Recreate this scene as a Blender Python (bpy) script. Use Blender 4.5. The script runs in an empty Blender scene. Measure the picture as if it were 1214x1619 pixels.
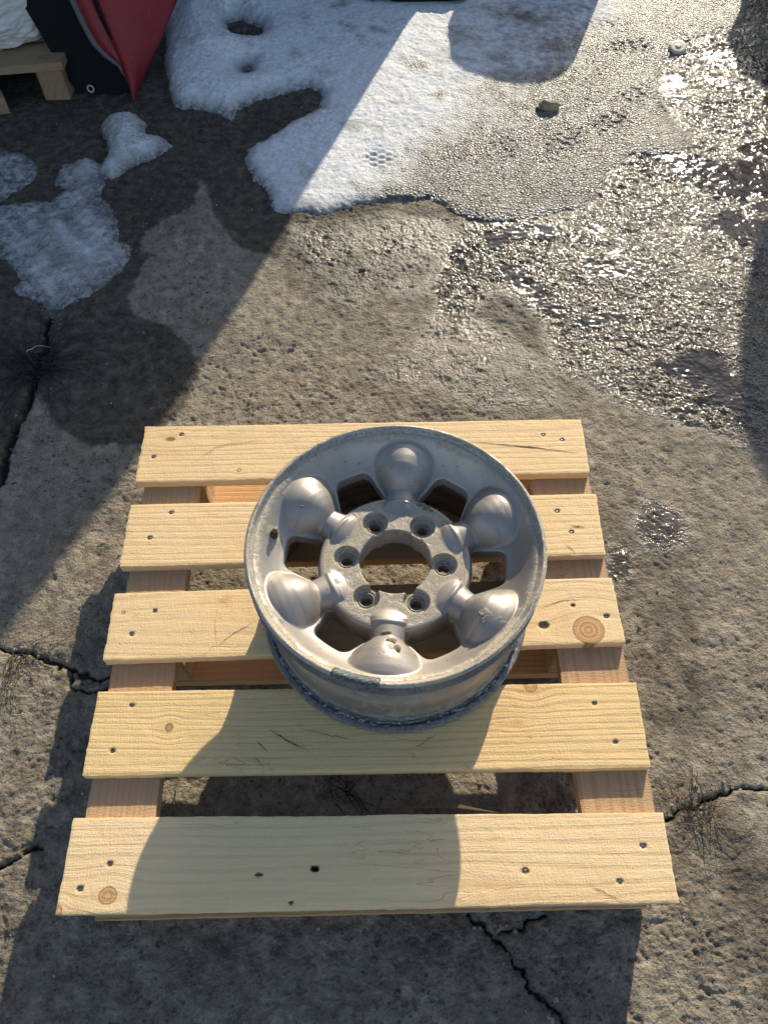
import bpy, math, random
import numpy as np
from mathutils import Vector, Matrix
R = math.radians
random.seed(4)
sc = bpy.context.scene

# ------------------------------------------------------------------ camera
H = 0.144                                   # pallet height
CAM = np.array([0.0331, -0.5012, 1.107 + H])
PIT, YAW, ROL, F = R(57.526), R(0.065), R(-1.238), 1216.0
fw = np.array([math.sin(YAW)*math.cos(PIT), math.cos(YAW)*math.cos(PIT), -math.sin(PIT)])
rt = np.array([math.cos(YAW), -math.sin(YAW), 0.0]); up = np.cross(rt, fw)
r2 = rt*math.cos(ROL)+up*math.sin(ROL); u2 = -rt*math.sin(ROL)+up*math.cos(ROL)
cd = bpy.data.cameras.new('camera'); co = bpy.data.objects.new('camera', cd); sc.collection.objects.link(co)
cd.sensor_fit = 'VERTICAL'; cd.sensor_height = 36; cd.sensor_width = 27; cd.lens = F/1619*36
cd.clip_start = 0.02; cd.clip_end = 500
M = Matrix([[r2[i], u2[i], -fw[i], CAM[i]] for i in range(3)]+[[0, 0, 0, 1]])
co.matrix_world = M
sc.camera = co

# ------------------------------------------------------------------ light
AZ, EL = R(19.8), R(23.5)
w = bpy.data.worlds.new('World'); sc.world = w; w.use_nodes = True
nt = w.node_tree; bg = nt.nodes['Background']
sky = nt.nodes.new('ShaderNodeTexSky'); sky.sky_type = 'NISHITA'; sky.sun_disc = False
sky.sun_elevation = EL; sky.sun_rotation = AZ
nt.links.new(sky.outputs[0], bg.inputs[0]); bg.inputs[1].default_value = 0.135
sd = bpy.data.lights.new('sun', 'SUN'); sd.energy = 4.3; sd.angle = R(0.53); sd.color = (1.0, 0.90, 0.71)
so = bpy.data.objects.new('sun', sd); sc.collection.objects.link(so)
sdir = Vector((math.sin(AZ)*math.cos(EL), math.cos(AZ)*math.cos(EL), math.sin(EL)))
so.rotation_euler = sdir.to_track_quat('Z', 'Y').to_euler(); so.location = (2, 5, 4)
sc.view_settings.view_transform = 'Standard'; sc.view_settings.look = 'None'
sc.view_settings.exposure = 0.66; sc.view_settings.gamma = 1

# ------------------------------------------------------------------ helpers
def ray(P, z):
    """points of the yard at height z seen at photograph positions P (survey of the place)"""
    P = np.atleast_2d(np.asarray(P, float))
    d = (P[:, :1]-607)/F*r2-(P[:, 1:]-809.5)/F*u2+fw
    t = (z-CAM[2])/d[:, 2]
    return CAM+d*t[:, None]
def rayy(P, y, lean=0.0):
    """points on an upright (or leaning) plane at distance y; lean = dy/dz"""
    P = np.atleast_2d(np.asarray(P, float))
    d = (P[:, :1]-607)/F*r2-(P[:, 1:]-809.5)/F*u2+fw
    t = (y-CAM[1]+lean*CAM[2])/(d[:, 1]-lean*d[:, 2])
    return CAM+d*t[:, None]
_tab = {}
def vn(x, y, seed=0):
    if seed not in _tab: _tab[seed] = np.random.RandomState(seed+11).rand(256, 256).astype(np.float32)
    T = _tab[seed]
    ix = np.floor(x).astype(np.int64); iy = np.floor(y).astype(np.int64)
    fx = (x-ix).astype(np.float32); fy = (y-iy).astype(np.float32)
    fx = fx*fx*(3-2*fx); fy = fy*fy*(3-2*fy)
    a = T[ix & 255, iy & 255]; b = T[(ix+1) & 255, iy & 255]; c = T[ix & 255, (iy+1) & 255]; d = T[(ix+1) & 255, (iy+1) & 255]
    return (a*(1-fx)+b*fx)*(1-fy)+(c*(1-fx)+d*fx)*fy
def fbm(x, y, s, o=4, seed=0, g=0.5):
    r = 0; a = 1; t = 0
    for k in range(o):
        r = r+a*vn(x*s+17.3*k+3.1*seed, y*s-9.7*k, seed+k); t += a; a *= g; s *= 2.03
    return r/t*2-1
def sdist(X, Y, poly):
    """signed distance, positive inside"""
    poly = np.asarray(poly, float)[:, :2]
    D = np.full(X.shape, 1e9); ins = np.zeros(X.shape, bool)
    n = len(poly)
    for i in range(n):
        ax, ay = poly[i]; bx, by = poly[(i+1) % n]
        ex, ey = bx-ax, by-ay; L = ex*ex+ey*ey+1e-12
        t = np.clip(((X-ax)*ex+(Y-ay)*ey)/L, 0, 1)
        D = np.minimum(D, (X-ax-t*ex)**2+(Y-ay-t*ey)**2)
        c = (ay > Y) != (by > Y)
        ins ^= c & (X < ex*(Y-ay)/(ey+(abs(ey) < 1e-12)*1e-12)+ax)
    D = np.sqrt(D)
    return np.where(ins, D, -D)
def pdist(X, Y, line):
    line = np.asarray(line, float)[:, :2]; D = np.full(X.shape, 1e9)
    for i in range(len(line)-1):
        ax, ay = line[i]; bx, by = line[i+1]; ex, ey = bx-ax, by-ay; L = ex*ex+ey*ey+1e-12
        t = np.clip(((X-ax)*ex+(Y-ay)*ey)/L, 0, 1)
        D = np.minimum(D, (X-ax-t*ex)**2+(Y-ay-t*ey)**2)
    return np.sqrt(D)
def ss(a, b, x):
    t = np.clip((x-a)/(b-a), 0, 1); return t*t*(3-2*t)
def mesh_np(name, V, Fq, mat=None, smooth=True, attrs=None, parent=None, mats=None, midx=None):
    V = np.ascontiguousarray(V, np.float32); Fq = np.ascontiguousarray(Fq, np.int32)
    me = bpy.data.meshes.new(name)
    me.vertices.add(len(V)); me.vertices.foreach_set('co', V.ravel())
    k = Fq.shape[1]
    me.loops.add(Fq.size); me.loops.foreach_set('vertex_index', Fq.ravel())
    me.polygons.add(len(Fq)); me.polygons.foreach_set('loop_start', np.arange(0, Fq.size, k, dtype=np.int32))
    me.polygons.foreach_set('loop_total', np.full(len(Fq), k, np.int32))
    me.polygons.foreach_set('use_smooth', np.full(len(Fq), smooth) if isinstance(smooth, bool) else smooth)
    for m in (mats or ([mat] if mat else [])): me.materials.append(m)
    if midx is not None: me.polygons.foreach_set('material_index', midx)
    me.update(calc_edges=True)
    for n, a in (attrs or {}).items():
        at = me.attributes.new(n, 'FLOAT', 'POINT'); at.data.foreach_set('value', np.ascontiguousarray(a, np.float32).ravel())
    me.validate()
    o = bpy.data.objects.new(name, me); sc.collection.objects.link(o)
    if parent: o.parent = parent
    return o
def gridfaces(nx, ny, off=0):
    i = np.arange(ny-1)[:, None]*nx+np.arange(nx-1)[None, :]
    i = i.ravel()+off
    return np.stack([i, i+1, i+1+nx, i+nx], 1)
def polymesh(name, verts, faces, mat, parent=None, smooth=False, bevel=0, seg=2):
    me = bpy.data.meshes.new(name); me.from_pydata([tuple(map(float, v)) for v in verts], [], [list(map(int, f)) for f in faces])
    if mat: me.materials.append(mat)
    import bmesh
    bm = bmesh.new(); bm.from_mesh(me); bmesh.ops.recalc_face_normals(bm, faces=bm.faces)
    if bevel: bmesh.ops.bevel(bm, geom=[e for e in bm.edges if len(e.link_faces) == 2 and e.calc_face_angle(0) > 0.5], offset=bevel, segments=seg, affect='EDGES', profile=0.5)
    bm.to_mesh(me); bm.free()
    if smooth:
        for p in me.polygons: p.use_smooth = True
    o = bpy.data.objects.new(name, me); sc.collection.objects.link(o)
    if parent: o.parent = parent
    return o
def boxv(x0, x1, y0, y1, z0, z1):
    v = [(x, y, z) for z in (z0, z1) for x, y in ((x0, y0), (x1, y0), (x1, y1), (x0, y1))]
    return v, [(3, 2, 1, 0), (4, 5, 6, 7), (0, 1, 5, 4), (1, 2, 6, 5), (2, 3, 7, 6), (3, 0, 4, 7)]
def tag(o, label=None, cat=None, group=None, kind=None):
    if label: o['label'] = label
    if cat: o['category'] = cat
    if group: o['group'] = group
    if kind: o['kind'] = kind
    return o
def empty(name, loc, label, cat, group=None):
    o = bpy.data.objects.new(name, None); sc.collection.objects.link(o); o.location = loc; o.empty_display_size = .1
    bpy.context.view_layer.update()
    return tag(o, label, cat, group)
def child(o, parent):
    o.parent = parent; o.matrix_parent_inverse = Matrix.Translation(-Vector(parent.location)) if parent.type == 'EMPTY' else Matrix.Identity(4)
    return o
class Mt:
    def __init__(s, name):
        s.m = bpy.data.materials.new(name); s.m.use_nodes = True; s.t = s.m.node_tree; s.b = s.t.nodes['Principled BSDF']
        s.co = s.t.nodes.new('ShaderNodeTexCoord').outputs['Object']
    def n(s, ty, **k):
        x = s.t.nodes.new(ty)
        for a, v in k.items(): setattr(x, a, v)
        return x
    def l(s, a, b): s.t.links.new(a, b)
    def setv(s, sock, v):
        if hasattr(v, 'links'): s.l(v, sock)
        elif isinstance(v, (tuple, list)): sock.default_value = (*v, 1) if len(v) == 3 and sock.type == 'RGBA' else v
        else: sock.default_value = v
    def noise(s, scale, detail=3, rough=.5, vec=None, dist=0, out=0):
        x = s.n('ShaderNodeTexNoise'); x.inputs['Scale'].default_value = scale; x.inputs['Detail'].default_value = detail
        x.inputs['Roughness'].default_value = rough; x.inputs['Distortion'].default_value = dist
        s.l(vec or s.co, x.inputs['Vector']); return x.outputs[out]
    def voro(s, scale, feature='F1', vec=None, out=0, rnd=1):
        x = s.n('ShaderNodeTexVoronoi', feature=feature); x.inputs['Scale'].default_value = scale; x.inputs['Randomness'].default_value = rnd
        s.l(vec or s.co, x.inputs['Vector']); return x.outputs[out]
    def attr(s, name):
        x = s.n('ShaderNodeAttribute', attribute_name=name); return x.outputs['Fac']
    def map(s, scale=(1, 1, 1), rot=(0, 0, 0), loc=(0, 0, 0), vec=None):
        x = s.n('ShaderNodeMapping'); x.inputs['Scale'].default_value = scale; x.inputs['Rotation'].default_value = rot; x.inputs['Location'].default_value = loc
        s.l(vec or s.co, x.inputs['Vector']); return x.outputs[0]
    def math(s, op, a, b=0.0, c=None, clamp=False):
        x = s.n('ShaderNodeMath', operation=op, use_clamp=clamp); s.setv(x.inputs[0], a); s.setv(x.inputs[1], b)
        if c is not None: s.setv(x.inputs[2], c)
        return x.outputs[0]
    def rng(s, v, a, b, c=0., d=1., smooth=False):
        x = s.n('ShaderNodeMapRange', interpolation_type='SMOOTHSTEP' if smooth else 'LINEAR'); s.l(v, x.inputs[0])
        for k, q in enumerate((a, b, c, d)): x.inputs[k+1].default_value = q
        return x.outputs[0]
    def mix(s, f, a, b, mode='MIX'):
        x = s.n('ShaderNodeMix', data_type='RGBA', blend_type=mode); s.setv(x.inputs[0], f); s.setv(x.inputs[6], a); s.setv(x.inputs[7], b)
        return x.outputs[2]
    def fmix(s, f, a, b):
        x = s.n('ShaderNodeMix', data_type='FLOAT'); s.setv(x.inputs[0], f); s.setv(x.inputs[2], a); s.setv(x.inputs[3], b); return x.outputs[0]
    def ramp(s, f, stops):
        x = s.n('ShaderNodeValToRGB'); e = x.color_ramp.elements
        while len(e) < len(stops): e.new(0.5)
        for q, (p, c) in zip(e, stops): q.position = p; q.color = (*c, 1)
        s.l(f, x.inputs[0]); return x.outputs[0]
    def comb(s, x, y, z):
        c = s.n('ShaderNodeCombineXYZ'); s.setv(c.inputs[0], x); s.setv(c.inputs[1], y); s.setv(c.inputs[2], z); return c.outputs[0]
    def bump(s, h, dist, strength=1.0, normal=None):
        x = s.n('ShaderNodeBump'); x.inputs['Strength'].default_value = 1
        s.setv(x.inputs['Strength'], strength); x.inputs['Distance'].default_value = dist
        s.l(h, x.inputs['Height'])
        if normal: s.l(normal, x.inputs['Normal'])
        return x.outputs[0]
    def out(s, col=None, rough=None, nor=None, metal=None, spec=None, **k):
        for nme, v in (('Base Color', col), ('Roughness', rough), ('Normal', nor), ('Metallic', metal), ('Specular IOR Level', spec)):
            if v is not None: s.setv(s.b.inputs[nme], v)
        for a, v in k.items(): s.setv(s.b.inputs[a.replace('_', ' ')], v)
        return s.m

# ------------------------------------------------------------------ ground shape
CR = [[(-60, 1010), (0, 1022), (40, 1027), (70, 1045), (110, 1058), (135, 1068), (175, 1072), (260, 1078)],
      [(940, 1330), (1050, 1297), (1085, 1275), (1120, 1262), (1160, 1246), (1214, 1245), (1300, 1235)],
      [(745, 1440), (770, 1465), (795, 1490), (812, 1530), (835, 1565), (870, 1600), (905, 1640)],
      [(-40, 800), (0, 762), (15, 700), (30, 660), (48, 622), (58, 590), (68, 540), (76, 510), (90, 480), (85, 440)],
      [(-30, 1385), (0, 1370), (30, 1352), (62, 1335)],
      [(795, 1480), (830, 1468), (860, 1450)],
      [(985, 1310), (1040, 1302), (1060, 1296)],
      [(112, 1060), (112, 1085), (140, 1092), (175, 1090)]]
CRW = [.0032, .0023, .0020, .007, .002, .0015, .0014, .002]
CRW = dict(zip(range(8), CRW))
CR = [ray(c, 0) for c in CR]
def gheight(X, Y, full=True):
    pm = .45+.55*ss(-.12, .22, fbm(X, Y, 2.1, 4, 27, .6))
    z = .005*fbm(X, Y, 2.3, 2, 1)+.0032*fbm(X, Y, 11, 3, 5)+.0026*fbm(X, Y, 38, 3, 9, .6)
    z = z-.0022*ss(.15, .6, fbm(X+.3*Y, Y, 24, 4, 15, .65))-.0036*pm*ss(.17, .55, fbm(X+.4*Y, Y, 66, 4, 25, .75))
    z = z+.0034*fbm(X+.35*Y, Y*1.2, 110, 4, 31, .85)*(.55+.55*np.clip(fbm(X, Y, 5, 3, 35)*2+.6, 0, 1))
    xx = X+.010*fbm(X, Y, 20, 3, 40)+.008*fbm(X, Y, 75, 3, 47); yy = Y+.010*fbm(X, Y, 20, 3, 44)+.008*fbm(X, Y, 75, 3, 49)
    if full:
        for k, c in enumerate(CR):
            wd = CRW[k]*(1+.6*fbm(X, Y, 15, 2, 60)); d = pdist(xx, yy, c)
            z = z-(.009 if k != 3 else .02)*np.exp(-(d/wd)**2)-.003*np.exp(-(d/(wd*3.5))**2)
    return z
def axis(lo, hi, step, far):
    core = np.arange(lo, hi, step); out = []; s = step; p = hi
    while p < far: out.append(p); s *= 1.35; p += s
    inn = []; s = step; p = lo
    while p > -far: inn.append(p); s *= 1.35; p -= s
    inn = inn[1:] if inn and abs(inn[0]-lo) < 1e-9 else inn
    return np.array(inn[::-1]+list(core)+out)
ax = axis(-1.36, 1.42, .0028, 60); 
yc = [-.62]
while yc[-1] < 2.62: yc.append(yc[-1]+.0019+.0006*max(0, yc[-1]+.6))
ylo = []; s = .003; p = yc[0]-s
while p > -60: ylo.append(p); s *= 1.35; p -= s
yhi = []; s = .005; p = yc[-1]+s
while p < 60: yhi.append(p); s *= 1.35; p += s
ay = np.array(ylo[::-1]+yc+yhi)
X, Y = np.meshgrid(ax, ay)
Z = gheight(X, Y)
# pixel-wide weathering and painted pallet shadow maps of the slab, surveyed as outlines
def wpoly(P): return ray(P, 0)
wx = X+.018*fbm(X, Y, 12, 4, 70)+.008*fbm(X, Y, 55, 3, 72); wy = Y+.018*fbm(X, Y, 12, 4, 80)+.008*fbm(X, Y, 55, 3, 82)
damp_shade_polys = [  # damp outlines plus one painted shadow patch
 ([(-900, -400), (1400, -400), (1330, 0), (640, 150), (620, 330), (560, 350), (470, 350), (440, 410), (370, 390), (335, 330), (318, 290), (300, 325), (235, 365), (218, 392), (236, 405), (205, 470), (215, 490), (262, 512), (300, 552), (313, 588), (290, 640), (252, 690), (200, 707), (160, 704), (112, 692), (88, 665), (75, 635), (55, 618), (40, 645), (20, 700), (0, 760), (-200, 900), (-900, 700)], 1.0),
 ([(470, 345), (560, 340), (700, 325), (860, 350), (900, 560), (880, 600), (800, 500), (690, 470), (560, 500), (470, 440)], .6),
 ([(455, 352), (560, 345), (640, 350), (650, 420), (610, 480), (540, 500), (470, 470), (440, 420)], .99),
 ([(560, 590), (700, 600), (880, 590), (900, 660), (700, 668), (560, 650)], .6),
 ([(960, 780), (1060, 790), (1110, 860), (1060, 920), (980, 960), (930, 900)], .95),
 ([(990, 920), (1060, 900), (1120, 960), (1100, 1010), (1020, 1020)], .8),
 ([(980, 1010), (1080, 1000), (1140, 1090), (1090, 1180), (1030, 1140), (1000, 1080)], .99),
 ([(160, 1000), (-80, 1330), (-60, 1700), (1010, 1700), (1010, 1440), (160, 1440)], .45),  # pallet's cast shadow on the slab, painted in as a dark patch
 ([(300, 890), (430, 890), (430, 940), (300, 940)], .2)]
damp_shade = np.zeros_like(X)
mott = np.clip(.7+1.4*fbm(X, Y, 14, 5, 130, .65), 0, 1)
for P, a in damp_shade_polys:
    d = sdist(wx, wy, wpoly(P)); damp_shade = np.maximum(damp_shade, a*(1 if a == 1 else mott)*ss(-.005 if a == 1 else -.04, .008 if a == 1 else .05, d))
wet_polys = [
 ([(745, 345), (840, 352), (930, 325), (965, 270), (1010, 235), (1080, 240), (1095, 215), (1045, 152), (1055, 90), (1120, 55), (1185, 35), (1200, -120), (1600, -200), (1600, 720), (1190, 700), (1100, 670), (1000, 640), (930, 600), (885, 575), (868, 500), (830, 470), (770, 455), (735, 500), (700, 500), (695, 440), (720, 380)], 1.0, .055),
 ([(455, 355), (560, 345), (690, 335), (745, 350), (740, 400), (700, 480), (600, 470), (560, 500), (500, 490), (470, 420)], .30, .06),
 ([(700, 470), (880, 570), (900, 650), (760, 655), (640, 610), (560, 600), (620, 560)], .38, .05),
 ([(1010, 780), (1080, 800), (1110, 850), (1030, 870), (990, 830)], .5, .03),
 ([(955, 850), (1010, 860), (1010, 930), (960, 920)], .55, .03)]
damp_shade = np.maximum(damp_shade, .75*ss(.22, .5, fbm(X, Y*.8, 3.6, 5, 140, .6))*(Y < 1.0)*ss(.35, .5, X+0*Y))
wet = np.zeros_like(X)
for P, a, s in wet_polys:
    d = sdist(wx, wy, wpoly(P)); wet = np.maximum(wet, a*ss(-s, s, d))
wet = np.clip(wet*(1-.3*ss(.1, .6, fbm(X, Y, 8, 3, 90)))*1.15, 0, 1)
pud = wet*ss(.08, .22, fbm(X*.8+.3*Y, Y, 9, 3, 110)+.25*fbm(X, Y, 45, 2, 113))
# the film of water lies level in the hollows
sparkle = .0024*fbm(X, Y, 85, 2, 120, .5)*wet
Z = Z*(1-.55*pud)+sparkle*(1-pud)
crk = np.zeros_like(X)
xx = X+.010*fbm(X, Y, 20, 3, 40)+.008*fbm(X, Y, 75, 3, 47); yy = Y+.010*fbm(X, Y, 20, 3, 44)+.008*fbm(X, Y, 75, 3, 49)
for k, c in enumerate(CR):
    crk = np.maximum(crk, np.exp(-(pdist(xx, yy, c)/(CRW[k]*1.3))**2))
G = Mt('weathered_concrete')
damp_shade_a, wet_a, pud_a, crk_a = [G.attr(n) for n in ('damp_shade', 'wet', 'puddle', 'crack')]
n1 = G.noise(5, 5, .6); n2 = G.noise(38, 6, .65); n3 = G.noise(260, 4, .7); n4 = G.noise(1.7, 3, .5)
base = G.ramp(n2, [(.30, (.085, .064, .042)), (.42, (.175, .138, .096)), (.54, (.285, .236, .170)), (.70, (.45, .385, .285))])
base = G.mix(G.rng(n1, .42, .62, 0, .8), base, G.mix(.55, base, (.11, .085, .058)))
base = G.mix(G.rng(G.noise(3.1, 6, .7, dist=.4), .52, .66, 0, .55), base, G.mix(1, base, (.62, .53, .42), 'MULTIPLY'))
base = G.mix(G.rng(n3, .35, .7, 0, .55), base, (.43, .38, .30))
agg = G.voro(150, out=0); aggc = G.rng(G.noise(41, 2), .3, .7, .06, .4)
base = G.mix(G.math('MULTIPLY', G.rng(agg, .28, .18), G.rng(G.noise(60, 2), .5, .6)), base, G.mix(.35, aggc, (.16, .15, .14)))
pits = G.math('MULTIPLY', G.rng(G.noise(95, 3, .6), .62, .70), G.rng(G.noise(4, 4), .42, .58, .15, 1))
base = G.mix(G.math('MULTIPLY', pits, .75), base, (.045, .038, .03))
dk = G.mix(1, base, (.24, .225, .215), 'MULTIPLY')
base = G.mix(G.math('MULTIPLY', damp_shade_a, G.rng(n2, .2, .7, 1., .78)), base, dk)
brown = G.mix(G.rng(G.noise(14, 4), .35, .65), (.035, .027, .018), (.085, .066, .042))
base = G.mix(G.math('MULTIPLY', wet_a, .85), base, brown)
base = G.mix(G.math('MULTIPLY', pud_a, .8), base, (.022, .019, .017))
base = G.mix(G.rng(crk_a, .35, .8, 0, .9), base, (.02, .016, .012))
h1 = G.math('ADD', G.math('MULTIPLY', G.noise(210, 5, .65), 1.0), G.math('MULTIPLY', pits, -.9))
h1 = G.math('ADD', h1, G.math('MULTIPLY', G.rng(agg, .05, .3, .25, 0), 1))
nor = G.bump(h1, .0048, G.fmix(pud_a, G.fmix(wet_a, G.fmix(damp_shade_a, 1., .8), .22), .06))
h2 = G.math('ADD', G.noise(185, 1.5, .5, dist=.25), G.math('MULTIPLY', G.voro(205, 'SMOOTH_F1'), -.9))
nor = G.bump(h2, .0036, G.math('MULTIPLY', wet_a, G.fmix(pud_a, 1.0, .10)), nor)
rough = G.fmix(G.rng(wet_a, .1, .45), G.fmix(damp_shade_a, .93, .75), .105)
rough = G.fmix(pud_a, rough, .05)
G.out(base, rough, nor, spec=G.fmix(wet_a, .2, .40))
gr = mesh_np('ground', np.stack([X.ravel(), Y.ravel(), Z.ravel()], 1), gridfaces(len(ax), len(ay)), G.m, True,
             dict(damp_shade=damp_shade, wet=wet, puddle=pud, crack=crk))
tag(gr, kind='structure')

# ------------------------------------------------------------------ snow and ice
def snow_mesh(name, polys, holes, bounds, step, thick, clean, m, tilt=0):
    gx = np.arange(bounds[0], bounds[1], step); gy = np.arange(bounds[2], bounds[3], step)
    X, Y = np.meshgrid(gx, gy)
    wx = X+.008*fbm(X, Y, 22, 3, 201)+.008*fbm(X, Y, 80, 4, 203, .65); wy = Y+.008*fbm(X, Y, 22, 3, 207)+.008*fbm(X, Y, 80, 4, 209, .65)
    D = np.full(X.shape, -9.)
    for P in polys: D = np.maximum(D, sdist(wx, wy, ray(P, 0)))
    for P, hs in holes: D = np.minimum(D, -sdist(wx, wy, ray(P, 0))*hs)
    T = thick(X, Y, D)
    z = gheight(X, Y, False)*.5
    rel = .003*fbm(X, Y, 9, 3, 220)+.0014*fbm(X, Y, 45, 3, 223)+.0010*fbm(X, Y, 130, 2, 226)
    dirt_shade = clean(X, Y, D)
    t = T+rel*np.clip(T/.008, 0, 1)*(1+0*dirt_shade)
    z = np.where(D > 0, z+t, z+D*.9-.001)
    F_ = gridfaces(len(gx), len(gy)); keep = (D.ravel()[F_] > -.012).any(1); F_ = F_[keep]
    used, inv = np.unique(F_, return_inverse=True); F_ = inv.reshape(F_.shape)
    V = np.stack([X.ravel(), Y.ravel(), z.ravel()], 1)[used]
    return mesh_np(name, V, F_, m, True, dict(dirt_shade=dirt_shade.ravel()[used], edge=D.ravel()[used], thick=T.ravel()[used]))
S = Mt('old_snow')
dirt_shade, edge, thk = S.attr('dirt_shade'), S.attr('edge'), S.attr('thick')
sn = S.noise(90, 4, .7); sb = S.noise(10, 5, .6); sf = S.noise(500, 2, .6)
white = S.ramp(sn, [(.3, (.50, .505, .52)), (.5, (.68, .68, .685)), (.75, (.86, .85, .83))])
mud = S.ramp(S.math('ADD', S.math('MULTIPLY', S.noise(70, 5, .75), .55), S.math('MULTIPLY', S.noise(9, 5, .7), .45)), [(.38, (.05, .038, .024)), (.48, (.12, .098, .07)), (.60, (.36, .33, .28))])
spots = S.math('MULTIPLY', S.rng(sb, .56, .68), .7)
dd = S.math('ADD', dirt_shade, S.math('MULTIPLY', S.math('SUBTRACT', S.noise(22, 6, .72), .5), 1.9), clamp=True)
c = S.mix(S.math('MAXIMUM', S.rng(dd, .2, .95, 0, .93), S.math('MULTIPLY', spots, S.rng(edge, .1, .25, .6, 1))), white, mud)
c = S.mix(S.math('MULTIPLY', S.rng(edge, .0, .04, 1, 0), S.rng(sn, .35, .6, .25, .9)), c, (.17, .17, .165))
thin = S.math('MULTIPLY', S.rng(thk, .004, .016, 1, 0), S.rng(S.noise(45, 6, .75), .42, .60, .05, .85))
c = S.mix(thin, c, (.075, .078, .078))
c = S.mix(S.rng(S.noise(150, 3, .6), .64, .70, 0, .75), c, (.06, .045, .03))
sh = S.math('ADD', S.noise(160, 4, .7), S.math('MULTIPLY', S.math('MULTIPLY', S.voro(110, 'DISTANCE_TO_EDGE'), dd), 2.6))
nor = S.bump(sh, .005, S.fmix(dd, .5, 1.0)); nor = S.bump(sf, .0012, .9, nor)
S.out(c, S.fmix(dd, .7, .34), nor, spec=S.fmix(dd, .3, .45))
main_snow = [(300, -420), (268, -60), (262, 60), (262, 100), (268, 140), (275, 168), (310, 172), (345, 178), (365, 189), (385, 170), (410, 158), (470, 144), (490, 138), (510, 152), (502, 172), (465, 190), (430, 215), (395, 235), (384, 252), (400, 285), (420, 305), (432, 335), (455, 342), (480, 340), (510, 345), (560, 330), (620, 318), (680, 318), (712, 335), (740, 348), (780, 352), (840, 348), (925, 328), (964, 273), (1005, 243), (1075, 246), (1095, 222), (1040, 165), (1045, 100), (1070, 74), (1130, 50), (1178, 35), (1190, -100), (1200, -420)]
def thick_main(X, Y, D):
    m = ray([(310, 60)], 0)[0]; g = np.exp(-((X-m[0])/.28)**2-((Y-m[1])/.42)**2)
    xr = ss(-.05, .55, X-.12*(Y-1.4))
    T0 = (.015+.070*g)*(1-xr)+.006*xr
    e = .016+.035*g
    foot = 0
    fx, fy = ray([(597, 258)], 0)[0][:2]
    foot = -.003*np.exp(-(((X-fx)/.045)**2+((Y-fy)/.05)**2)**2)*(1+.8*np.sin((Y-fy)*260)*np.sign(np.sin((X-fx)*150)))
    trk = 0
    for tx, ty, an in ((893, 222, .9), (965, 195, .75), (945, 40, .2), (995, 75, .1), (795, 238, .4), (1010, 150, .5)):
        px, py = ray([(tx, ty)], 0)[0][:2]; u = (X-px)*math.cos(an)+(Y-py)*math.sin(an); v = -(X-px)*math.sin(an)+(Y-py)*math.cos(an)
        tri = np.abs(((v/.034) % 1)-.5)*2; ln = np.minimum(np.abs(((u/.030+.55*tri) % 1)-.5)*2, np.abs(((v/.034+.5*np.floor(u/.030)) % 1)-.5)*2+.15)
        trk = trk-.0042*np.exp(-((u/.085)**2+(v/.055)**2)**2)*(1-ss(.05, .38, ln))
    return np.maximum(T0*(1-np.exp(-np.maximum(D, 0)/e))+(foot+trk)*np.clip(D/.02, 0, 1)+.006*g*0, .0008)*np.clip(.25+D/.01, 0, 1)
def clean_main(X, Y, D):
    P = ray([(100, -500), (1000, -500), (960, 0), (880, 90), (780, 140), (720, 200), (640, 250), (590, 310), (520, 420), (300, 480)], 0)
    d = sdist(X+.12*fbm(X, Y, 5, 3, 260), Y+.12*fbm(X, Y, 5, 3, 263), P)
    spots = 0
    for px, py, r in ((735, 60, .09), (780, 95, .06), (820, 30, .1), (600, 55, .045), (608, 128, .03), (870, 70, .12), (690, 155, .05), (740, 165, .06), (660, 110, .04)):
        x, y = ray([(px, py)], 0)[0][:2]; spots = np.maximum(spots, .75*np.exp(-((X-x)/r)**2-((Y-y)/(r*.7))**2))
    return np.clip(np.maximum(ss(.10, -.14, d), spots*(.55+.9*np.clip(fbm(X, Y, 26, 4, 240)+.3, 0, 1))), 0, 1)
holes = [([(362, 42), (385, 36), (412, 44), (418, 56), (405, 68), (380, 66), (366, 56)], 1), ([(384, 114), (396, 110), (398, 120), (386, 122)], 1)]
sm = snow_mesh('snow', [main_snow], holes, (-.95, 1.5, 1.15, 3.3), .0036, thick_main, clean_main, S.m); tag(sm, kind='stuff')
pieceB = [(168, 190), (185, 180), (215, 182), (232, 195), (232, 215), (262, 222), (272, 233), (250, 250), (215, 262), (185, 280), (160, 284), (155, 268), (172, 240), (165, 215), (160, 200)]
pieceC = [(-160, 300), (0, 325), (30, 318), (80, 320), (105, 296), (150, 275), (168, 290), (160, 312), (180, 330), (190, 352), (192, 380), (213, 392), (205, 420), (182, 438), (165, 455), (140, 472), (100, 491), (80, 488), (55, 475), (30, 470), (22, 460), (35, 440), (18, 420), (-10, 400), (-160, 420)]
pieceD = [(-200, 230), (0, 238), (40, 243), (62, 262), (52, 285), (30, 300), (0, 318), (-200, 330)]
pieceE = [(100, 262), (140, 250), (165, 262), (160, 285), (120, 300), (85, 290)]
def thick_left(X, Y, D):
    a = ray([(205, 222)], 0)[0]; b = ray([(110, 400)], 0)[0]
    g = np.exp(-((X-a[0])/.11)**2-((Y-a[1])/.16)**2); g2 = np.exp(-((X-b[0])/.16)**2-((Y-b[1])/.16)**2)
    return np.maximum((.0035+.040*g+.007*g2)*(1-np.exp(-np.maximum(D, 0)/.018)), .0008)
def clean_left(X, Y, D):
    return np.clip(ss(.1, -.25, X+.95)*.55+.25*fbm(X, Y, 14, 3, 250)+.42, 0, .9)  # raised dirt level stands in for this corner's deeper shade
sl = snow_mesh('snow', [pieceB, pieceC, pieceD, pieceE], [], (-1.45, -.42, .86, 1.95), .0032, thick_left, clean_left, S.m); tag(sl, kind='stuff')

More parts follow.
